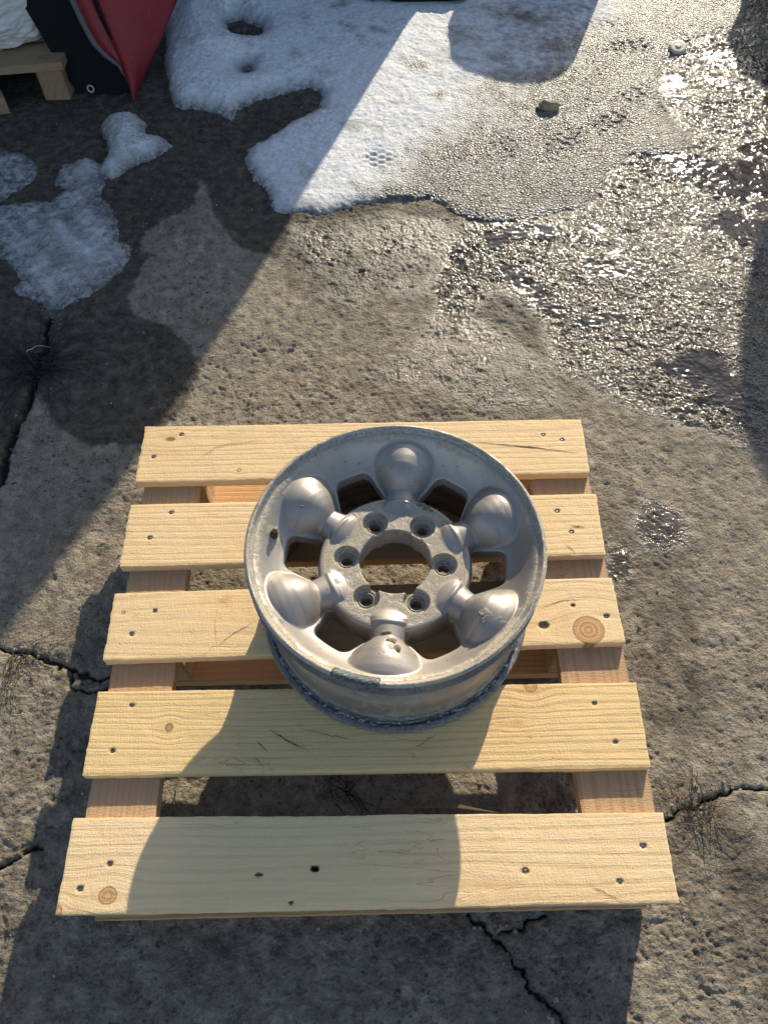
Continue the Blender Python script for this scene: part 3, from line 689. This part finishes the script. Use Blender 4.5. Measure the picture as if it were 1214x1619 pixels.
# valve
VM = Mt('valve_brass').out((.22, .17, .10), .45, metal=.8); VR = Mt('valve_rubber').out((.05, .047, .04), .8)
def tube(p0, p1, r0, r1, n=14):
    p0, p1 = Vector(p0), Vector(p1); d = (p1-p0).normalized(); a = d.orthogonal().normalized(); b = d.cross(a)
    vs = []; 
    for p, r in ((p0, r0), (p1, r1)):
        for k in range(n): t = 2*math.pi*k/n; vs.append(tuple(p+a*r*math.cos(t)+b*r*math.sin(t)))
    fs = [(k, (k+1) % n, n+(k+1) % n, n+k) for k in range(n)]+[tuple(range(n))[::-1], tuple(range(n, 2*n))]
    return vs, fs
def tubes(name, segs, mat, parent, bevel=.0004):
    V, Fs = [], []
    for sg in segs:
        v, f = tube(*sg); o = len(V); V += v; Fs += [tuple(i+o for i in q) for q in f]
    o = polymesh(name, V, Fs, mat, bevel=bevel)
    if parent: o.parent = parent
    return o
vx, vy = .1765*math.cos(va), .1765*math.sin(va)
dirv = Vector((.28, -.05, 1)).normalized(); p = Vector((vx, vy, .160))
stem = tubes('valve_stem', [(p, p+dirv*.009, .0062, .0052), (p+dirv*.009, p+dirv*.014, .0046, .0044)], VR.m if False else VR, wh) if False else None
def seg(p, d, a, b, r0, r1): return (p+d*a, p+d*b, r0, r1)
st = tubes('valve_stem', [seg(p, dirv, 0, .010, .0066, .0056), seg(p, dirv, .010, .013, .0050, .0046)], VR, wh)
tubes('valve_cap', [seg(p, dirv, .0131, .0205, .0036, .0036), seg(p, dirv, .0206, .0225, .0026, .0024)], VM, st)
# balance weight on the near lip
BW = Mt('scuffed_lead'); bwn = BW.noise(160, 5, .7, vec=BW.map((1, 4, 4)))
BW.out(BW.ramp(bwn, [(.4, (.03, .045, .05)), (.55, (.10, .12, .12)), (.68, (.33, .34, .31))]), .6, BW.bump(bwn, .0012, .8), metal=.3)
q0 = ray([(530, 1051)], H+.193)[0]-WC; q1 = ray([(602, 1067)], H+.193)[0]-WC
a0, a1 = math.atan2(q0[1], q0[0]), math.atan2(q1[1], q1[0])
pr = [(.1925, .1848), (.1932, .1895), (.1955, .1908), (.1985, .1962), (.2035, .1975), (.2060, .1960), (.2072, .1920), (.2055, .1900), (.199, .19), (.196, .1845)]
vs = []; fs = []; N = 24; k = len(pr)
for i in range(N+1):
    t = a0+(a1-a0)*i/N; e = .0004*math.sin(i*2.1)
    sh_ = 1 if 0 < i < N else .995
    for (r_, z_) in pr: vs.append(((r_+e)*math.cos(t), (r_+e)*math.sin(t), z_*1.0+.4*e-(0 if sh_ == 1 else .0008)))
for i in range(N):
    for j in range(k): fs.append((i*k+j, (i+1)*k+j, (i+1)*k+(j+1) % k, i*k+(j+1) % k))
fs += [tuple(range(k)), tuple(range(N*k, N*k+k))[::-1]]
bw = polymesh('balance_weight', vs, fs, BW.m, smooth=True); bw.parent = wh
# clods of dried mud stuck to the wheel
MU = Mt('dried_mud'); mn = MU.noise(220, 5, .7)
MU.out(MU.ramp(mn, [(.3, (.10, .075, .045)), (.5, (.22, .175, .115)), (.7, (.36, .30, .21))]), .95, MU.bump(mn, .002, 1.))
def clod(name, c, rx, ry, rz, parent, mat, seed, amp=.65):
    import bmesh
    bm = bmesh.new(); bmesh.ops.create_icosphere(bm, subdivisions=4, radius=1)
    rnd = random.Random(seed); o1 = rnd.random()*50
    for v in bm.verts:
        n = v.co.copy(); f = float(fbm(np.array([n.x*1.0+o1]), np.array([n.y+n.z*1.7]), 1.6, 4, 500)[0])
        v.co = Vector((n.x*rx, n.y*ry, n.z*rz))*(1+amp*f); v.co += Vector(c)
    me = bpy.data.meshes.new(name); bm.to_mesh(me); bm.free(); me.materials.append(mat)
    for q in me.polygons: q.use_smooth = True
    o = bpy.data.objects.new(name, me); sc.collection.objects.link(o)
    if parent: o.parent = parent
    return o
for k, (px, py, zz, rx, ry) in enumerate(((618, 1014, .172, .006, .0045), (627, 1027, .173, .004, .005), (760, 975, .168, .0045, .0035), (762, 985, .166, .003, .004), (664, 797, .143, .007, .0035), (674, 803, .142, .006, .003), (682, 808, .141, .003, .002), (655, 782, .146, .003, .003), (478, 806, .166, .004, .0015), (610, 995, .16, .006, .002))):
    q = ray([(px, py)], H+zz)[0]-WC
    zf = float(face_z(np.array([q[0]]), np.array([q[1]]))[0])
    clod('mud_clod', (q[0], q[1], zf+.0003), rx, ry, .0016, wh, MU.m, 70+k)

# ------------------------------------------------------------------ corner with old pallet, sack and red body panels
old = empty('wooden_pallet', tuple(ray([(60, 140)], 0)[0]), 'weathered grey brown pallet under the white sack in the far left corner', 'pallet')
e0 = ray([(97, 98)], .112)[0]; e1 = ray([(0, 106)], .112)[0]
yf = e0[1]; xr = e0[0]; sl_ = (e1[1]-e0[1])/(e1[0]-e0[0])
for k in range(3):
    y0 = yf+k*.14; y1 = y0+.115
    c = [(xr-.9, y1-.9*sl_), (xr+.004*k, y1), (xr, y0), (xr-.9, y0-.9*sl_)]
    board('top_board', c, .090, .112, wood_old, old, .006, [(xr-.05, y0+.03, .02, .012, .7)] if k == 0 else [], [], [], 'x', 60+k)
for k, (bx0, bx1) in enumerate(((xr-.085, xr-.012), (xr-.52, xr-.43))):
    for j in range(2):
        y0 = yf+.015+.2*j; o_ = (bx0-xr)*sl_
        board('block', [(bx0, y0+.1+o_), (bx1, y0+.1+o_), (bx1, y0+o_), (bx0, y0+o_)], .002, .0895, wood_old, old, .006, [], [], [], 'y', 70+k*2+j)
q = ray([(2, 168)], .02)[0]
pk_ = board('timber_offcut', [(q[0]-.2, q[1]+.06), (q[0]+.005, q[1]+.03), (q[0]+.025, q[1]-.01), (q[0]-.2, q[1]-.05)], .004, .05, wood_old, None, .006, [], [], [], 'x', 80)
tag(pk_, 'short brown timber offcut on the dark ground in front of the old pallet', 'timber')
# sack
SK = Mt('woven_sack'); wv = SK.noise(400, 2, .5, vec=SK.map((1, 1, .3))); 
SK.out(SK.mix(SK.rng(SK.noise(6, 3), .35, .65), (.50, .50, .49), (.66, .66, .65)), .6, SK.bump(wv, .0008, .6))
nu, nv = 220, 140
uu, vv = np.meshgrid(np.linspace(0, 2*np.pi, nu, endpoint=False), np.linspace(-np.pi/2, np.pi/2, nv))
cu = np.sign(np.cos(uu))*np.abs(np.cos(uu))**.75; su = np.sign(np.sin(uu))*np.abs(np.sin(uu))**.75
cv = np.abs(np.cos(vv))**.55; sv = np.sign(np.sin(vv))*np.abs(np.sin(vv))**.9
fold = .004*np.sin(uu*9+vv*6+3*fbm(uu*.6, vv, 1.5, 2, 601))*cv+.020*fbm(uu*1.2, vv*1.4, 1.7, 4, 610)+.008*np.abs(fbm(uu*1.5+vv, vv*3.5-uu, 1.8, 4, 620, .6))*2
Xs = (.30+fold)*cu*cv; Ys = (.21+fold)*su*cv; Zs = (.125+fold*.6)*sv
Zs = np.maximum(Zs, -.098)
top_x = ray([(66, 60)], .19)[0][0]
Xs = Xs+top_x-.29; Ys = Ys+yf+.235; Zs = Zs+.113+.099
i = (np.arange(nv-1)[:, None]*nu+np.arange(nu)[None, :]).ravel(); j = (np.arange(nv-1)[:, None]*nu+((np.arange(nu)+1) % nu)[None, :]).ravel()
sk = mesh_np('sack', np.stack([Xs.ravel(), Ys.ravel(), Zs.ravel()], 1), np.stack([i, j, j+nu, i+nu], 1), SK.m, True)
tag(sk, 'bulging white woven sack lying on the weathered pallet', 'sack')
def plate(name, P, y, lean, th, mat, parent=None, bow=0, bevel=.0015, zmin=.0):
    W_ = rayy(P, y, lean); W_[:, 2] = np.maximum(W_[:, 2], zmin)
    n = len(W_); nv_ = Vector((0, 1, -lean)).normalized()
    cx = W_[:, 0].mean()
    vs = [tuple(v) for v in W_]+[tuple(v+np.array(nv_)*th) for v in W_]
    fs = [tuple(range(n)), tuple(range(n, 2*n))[::-1]]+[(k, (k+1) % n, n+(k+1) % n, n+k) for k in range(n)]
    o = polymesh(name, vs, fs, mat, bevel=bevel)
    if parent: child(o, parent)
    return o
def paint(name, col, rough):
    P = Mt(name); n = P.noise(40, 4, .6); d = P.rng(P.noise(220, 3, .6), .63, .70)
    cc = P.mix(P.rng(n, .35, .75, 0, .35), col, tuple(c*.6+.03 for c in col)); cc = P.mix(P.math('MULTIPLY', d, .5), cc, (.25, .22, .2))
    return P.out(cc, P.rng(n, .3, .7, rough, rough+.2), P.bump(n, .0006, .3))
red = paint('red_car_paint', (.22, .007, .016), .36); black = Mt('black_plastic').out((.008, .008, .010), .75, spec=.15); grey = paint('grey_trim', (.10, .10, .11), .5)
tip = ray([(213, 158)], .002)[0]
rp = empty('car_body_panel', (tip[0], tip[1], 0), 'red painted body panel standing on its pointed corner beside the snow', 'car panel')
def quadsurf(name, A_, B_, mat, parent, th=.004, n=24, bow=0.0):
    """sheet between two polylines of 3D points"""
    A_ = np.array(A_, float); B_ = np.array(B_, float)
    def rs_(P):
        d = np.r_[0, np.cumsum(np.linalg.norm(np.diff(P, axis=0), axis=1))]; t = np.linspace(0, d[-1], n)
        return np.stack([np.interp(t, d, P[:, k]) for k in range(3)], 1)
    a, b = rs_(A_), rs_(B_); m = 12
    V = np.stack([a*(1-s)+b*s+np.array([0, -bow*math.sin(math.pi*s), 0]) for s in np.linspace(0, 1, m)], 1).reshape(-1, 3)
    o = mesh_np(name, V, gridfaces(m, n), mat, True)
    md = o.modifiers.new('thick', 'SOLIDIFY'); md.thickness = th; md.offset = 0
    if parent: child(o, parent)
    return o
ty = tip[1]
def Y_(P, dy, lean=.12): return rayy(P, ty+dy, lean)
seam = [(213, 157), (207, 130), (199, 105), (186, 72), (171, 32), (158, 0), (140, -45), (120, -90)]
right = [(213.6, 157), (221, 135), (235, 104), (250, 72), (263, 42), (280, 2), (296, -45), (312, -90)]
left_ = [(212.6, 156.5), (204, 134), (194, 112), (182, 92), (166, 50), (146, 0), (126, -45), (106, -90)]
A1 = Y_(seam, .0, .12); A1[0] = (tip[0], tip[1], .002)
B1 = np.array([Y_([p], .0+.04*k, .12)[0] for k, p in enumerate(right)])
C1 = np.array([Y_([p], .0+.012*k, .12)[0] for k, p in enumerate(left_)])
quadsurf('outer_skin', A1, B1, red, rp, .003, 28, .02); quadsurf('folded_edge', C1, A1, red, rp, .003, 28, .004)
rp2 = empty('car_bumper', (tip[0]-.12, tip[1]+.10, 0), 'red car bumper cover with grey rubber edge behind the pointed red panel', 'car bumper')
L2 = [(196, 118), (190, 100), (170, 86), (152, 66), (137, 38), (122, 6), (104, -40), (88, -90)]
R2 = [(203, 116), (199, 92), (186, 70), (172, 44), (158, 14), (150, -10), (134, -50), (118, -100)]
a_, b_ = Y_(L2, .015, .14), Y_(R2, .022, .14)
quadsurf('bumper_skin', a_, b_, red, rp2, .003, 24, .01)
e_ = Y_([(198, 120), (187, 104), (165, 89), (146, 69), (130, 40), (114, 6), (96, -40), (78, -90)], .012, .14)
quadsurf('rubber_edge', e_, a_, grey, rp2, .006, 24, .004)
g_ = Y_([(205, 118), (193, 84), (176, 62), (160, 30), (148, 2), (142, -20), (128, -60), (112, -110)], .010, .14)
g2_ = Y_([(208, 118), (200, 90), (186, 66), (170, 34), (156, 4), (150, -20), (136, -60), (120, -110)], .010, .14)
quadsurf('inner_liner', g_, g2_, black, rp2, .004, 24, .003)
bp = plate('wheel_arch_liner', [(32, 0), (62, 50), (96, 108), (118, 140), (150, 154), (206, 152), (214, 120), (200, 60), (170, -60), (0, -60)], ty+.035, .20, .006, black, None, bevel=.002)
tag(bp, 'black plastic liner sheet leaning beside the old pallet behind red panels', 'plastic liner')
# ring eyelet on it
qc = rayy([(145, 137)], ty+.035, .20)[0]
WSH = Mt('washer_metal').out((.35, .36, .38), .45, metal=.6)
eo = revolve('eyelet', [(.006, 0), (.0075, .001), (.0105, .0012), (.0115, 0), (.0105, -.001), (.006, -.001)], 32, WSH, None)
eo.rotation_euler = (R(80), 0, 0); eo.location = tuple(qc+np.array([0, -.012, 0])); 
eo.parent = bp

# ------------------------------------------------------------------ small things on the ground
CP = Mt('cap_metal'); CP.out((.46, .41, .32), .4, CP.bump(CP.noise(300, 3), .0008, .6), metal=.1, spec=.5)
def gz(x, y): return float(gheight(np.array([x]), np.array([y]))[0])
q = ray([(1073, 68)], .02)[0]
cap = revolve('bottle_cap', dens([(.0001, .0155), (.006, .0152), (.0062, .013), (.014, .0135), (.019, .0128), (.0215, .0095), (.022, .002), (.020, .0), (.0001, .0)], 2), 48, CP.m, None, closed=False)
cap.location = (q[0], q[1], gz(q[0], q[1])+.006); cap.rotation_euler = (R(14), R(-3), 0); cap.scale = (1.25, 1.25, .62)
tag(cap, 'pale round metal cap lying at the edge of the glittering wet ice', 'cap')
ST = Mt('stone'); sn_ = ST.noise(90, 5, .65); ST.out(ST.ramp(sn_, [(.3, (.13, .105, .075)), (.6, (.32, .27, .2)), (.8, (.42, .37, .3))]), .85, ST.bump(sn_, .003, 1.))
q = ray([(868, 164)], .02)[0]
RK = Mt('tan_rock'); RK.out(RK.mix(RK.rng(RK.noise(60, 4), .35, .65), (.22, .16, .09), (.42, .32, .19)), .85, RK.bump(RK.noise(200, 4, .7), .002, 1.))
rk = clod('rock', (0, 0, 0), .034, .018, .017, None, RK.m, 5, .38); rk.location = (q[0], q[1], .011)
tag(rk, 'tan angular rock frozen into the dirty snow above the tyre prints', 'rock')
# pebbles and crumbs: uncountable litter
rnd = np.random.RandomState(8); N = 1500
PV, PF = [], []
ico = [(0, 0, 1), (.89, 0, .45), (.28, .85, .45), (-.72, .53, .45), (-.72, -.53, .45), (.28, -.85, .45), (.72, .53, -.45), (-.28, .85, -.45), (-.89, 0, -.45), (-.28, -.85, -.45), (.72, -.53, -.45), (0, 0, -1)]
icf = [(0, 1, 2), (0, 2, 3), (0, 3, 4), (0, 4, 5), (0, 5, 1), (1, 6, 2), (2, 7, 3), (3, 8, 4), (4, 9, 5), (5, 10, 1), (6, 7, 2), (7, 8, 3), (8, 9, 4), (9, 10, 5), (10, 6, 1), (11, 7, 6), (11, 8, 7), (11, 9, 8), (11, 10, 9), (11, 6, 10)]
px_ = rnd.uniform(-1.3, 1.35, N); py_ = rnd.uniform(-.6, 2.2, N)
crk_pts = np.concatenate([np.stack([np.interp(np.linspace(0, 1, 26), np.linspace(0, 1, len(c)), c[:, 0]), np.interp(np.linspace(0, 1, 26), np.linspace(0, 1, len(c)), c[:, 1])], 1) for c in CR[:4]])
px_[:100] = crk_pts[:100, 0]+rnd.normal(0, .012, 100); py_[:100] = crk_pts[:100, 1]+rnd.normal(0, .012, 100)
zz_ = gheight(px_, py_)
for k in range(N):
    s_ = .0011+.0024*rnd.rand()**4+(.0022*rnd.rand() if k < 100 else 0)
    rot = rnd.normal(size=(3, 3)); qm, _ = np.linalg.qr(rot)
    v = np.array(ico)*s_*rnd.uniform(.65, 1.25, (12, 1))@qm.T; v[:, 2] *= .7
    PV.append(v+np.array([px_[k], py_[k], zz_[k]+s_*.35])); PF.append(np.array(icf)+12*k)
pb = mesh_np('gravel', np.concatenate(PV), np.concatenate(PF), ST.m, False); tag(pb, kind='stuff')
# dry weeds
TW = Mt('dry_stem'); TW = TW.out(TW.mix(TW.rng(TW.noise(60, 2), .4, .6), (.075, .052, .032), (.16, .12, .075)), .85)
TWD = Mt('dark_stem').out((.022, .019, .016), .8)
def stems(name, c, n, rmin, rmax, mat, label, cat, seed, rad=.0009, lift=.012, arc=(0, 2*math.pi), group=None, curl=.5, spread=.01):
    rn = random.Random(seed); V, Fq = [], []
    for s in range(n):
        a = rn.uniform(*arc); L = rn.uniform(rmin, rmax); cu_ = rn.uniform(-curl, curl)*3/L*.3; x, y = c[0]+rn.gauss(0, spread), c[1]+rn.gauss(0, spread)
        m = 12; ring = 4; b0 = len(V); lf = rn.uniform(.2, 1)*lift; r0 = rad*rn.uniform(.6, 1.3)
        for i in range(m):
            f = i/(m-1); zt = gz(x, y)+.0012+lf*math.sin(math.pi*min(1, f*1.1))**1
            rr_ = r0*(1-.7*f)
            for k in range(ring):
                t = 2*math.pi*k/ring; V.append((x-math.sin(a)*rr_*math.cos(t), y+math.cos(a)*rr_*math.cos(t), zt+rr_*math.sin(t)))
            a += cu_*L/m+rn.gauss(0, .10); x += math.cos(a)*L/m; y += math.sin(a)*L/m
        for i in range(m-1):
            for k in range(ring): Fq.append((b0+i*ring+k, b0+i*ring+(k+1) % ring, b0+(i+1)*ring+(k+1) % ring, b0+(i+1)*ring+k))
    ctr = np.array([c[0], c[1], 0]); o = mesh_np(name, np.array(V)-ctr, np.array(Fq), mat, True); o.location = tuple(ctr)
    return tag(o, label, cat, group)
q = ray([(58, 578)], 0)[0]; stems('dead_weed', q, 90, .03, .26, TWD, 'dark flattened dead weed growing from the crack under the lower snow patch', 'dead plant', 1, .0016, .016, curl=.55, spread=.018)
q = ray([(1105, 1285)], 0)[0]; stems('dry_grass_clump', q, 46, .02, .085, TW, 'brown dry grass clump in the crack right of the pallet', 'dry grass', 2, .0008, .018, spread=.012)
q = ray([(30, 1040)], 0)[0]; stems('dry_grass_clump', q, 22, .05, .16, TW, 'thin curling dry stems in the crack left of the pallet', 'dry grass', 3, .0009, .02, (-2.2, .6), curl=1.2)
q = ray([(545, 1250)], 0)[0]; stems('dead_weed', q, 26, .02, .06, TWD, 'dark withered weed seen in the gap before the front board', 'dead plant', 4, .0009, .012)
q = ray([(266, 1272)], 0)[0]; stems('grass_blade', q, 4, .04, .07, TW, 'pale grass blades at the left end of the widest front gap', 'grass', 5, .0008, .03, (1.2, 2.2))
q = ray([(140, 560)], 0)[0]; w_ = stems('twig', ray([(110, 568)], 0)[0], 1, .05, .06, Mt('pale_twig').out((.5, .48, .42), .8), 'tiny pale bent twig above the dark dead weed', 'twig', 6, .0014, .01, (.2, .6))
w_.location = tuple(ray([(45, 562)], 0)[0]*np.array([1, 1, 0])+np.array([0, 0, .008]))
# splinter on the front gap
q = ray([(600, 1279)], H-.012)[0]; q2 = ray([(790, 1284)], H-.005)[0]
spl = polymesh('splinter', [(q[0], q[1], q[2]), (q[0]+.05, q[1]+.0035, q[2]), (q[0]+.11, q[1]+.004, q[2]), (q2[0], q2[1]-.001, q2[2]), (q[0]+.11, q[1]-.001, q[2]+.001), (q[0]+.05, q[1]-.001, q[2]+.0005),
    (q[0]+.001, q[1], q[2]-.002), (q[0]+.05, q[1]+.0035, q[2]-.003), (q[0]+.11, q[1]+.004, q[2]-.003), (q2[0]-.001, q2[1]-.001, q2[2]-.002), (q[0]+.11, q[1]-.001, q[2]-.003), (q[0]+.05, q[1]-.001, q[2]-.003)],
    [(0, 1, 5), (1, 2, 4, 5), (2, 3, 4), (6, 11, 7), (7, 11, 10, 8), (8, 10, 9), (0, 6, 7, 1), (1, 7, 8, 2), (2, 8, 9, 3), (3, 9, 10, 4), (4, 10, 11, 5), (5, 11, 6, 0)], split_m)
child(spl, pal)

# ------------------------------------------------------------------ unseen blockers added to throw the long shadows and dim the corner
def prism(name, P, y0, y1, mat, label, cat, bevel=.02):
    n = len(P); vs = [(x, y0, z) for x, z in P]+[(x, y1, z) for x, z in P]
    fs = [tuple(range(n)), tuple(range(n, 2*n))[::-1]]+[(k, (k+1) % n, n+(k+1) % n, n+k) for k in range(n)]
    o = polymesh(name, vs, fs, mat, bevel=bevel, seg=3); return tag(o, label, cat)
steel = paint('faded_steel', (.10, .11, .12), .5)
prism('light_blocker', [(.40, .06), (.37, .30), (.385, .9), (.37, 1.10), (.33, 1.28), (.33, 2.4), (-3.6, 2.4), (-3.6, .06)], 2.75, 4.9, steel, 'tall grey block added beyond the snow to cast the left shadow', 'light blocker', .008)  # invented box, its edge shaped to the left shadow's outline
prism('round_shadow_caster', [(.515, .0), (.515, .27), (.53, .34), (.56, .39), (.62, .42), (.75, .445), (.86, .45), (.92, .43), (.945, .39), (.945, .30), (.95, .0)], 2.72, 2.86, black, 'rounded black block added beyond the snow to cast a round shadow', 'tub', .02)  # added out of frame; profile follows the rounded shadow it throws
prism('side_shadow_caster', [(1.45, .0), (1.45, .30), (1.425, .37), (1.47, .43), (1.56, .48), (1.66, .52), (1.64, .74), (1.595, .80), (1.585, .95), (1.61, 1.08), (1.68, 1.13), (3.4, 1.13), (3.4, .0)], 2.75, 2.83, steel, 'low grey outline added beyond the wet ice to cast the right shadows', 'fence panel', .012)  # made-up outline for the shadows along the right side
prism('light_blocker', [(-5.2, .06), (-5.2, 2.4), (-1.75, 2.4), (-1.75, .06)], .9, 2.7, steel, 'second grey block added on the left to darken the far corner', 'light blocker', .01)  # added only to block sky light from the upper left
q = ray([(655, 2)], .02)[0]
rs0 = clod('rubber_strip', (0, 0, 0), .17, .035, .022, None, black, 12); rs0.location = (q[0], q[1]+.035, .03)
tag(rs0, 'black rubber strip lying across the snow at the far edge', 'rubber strip')
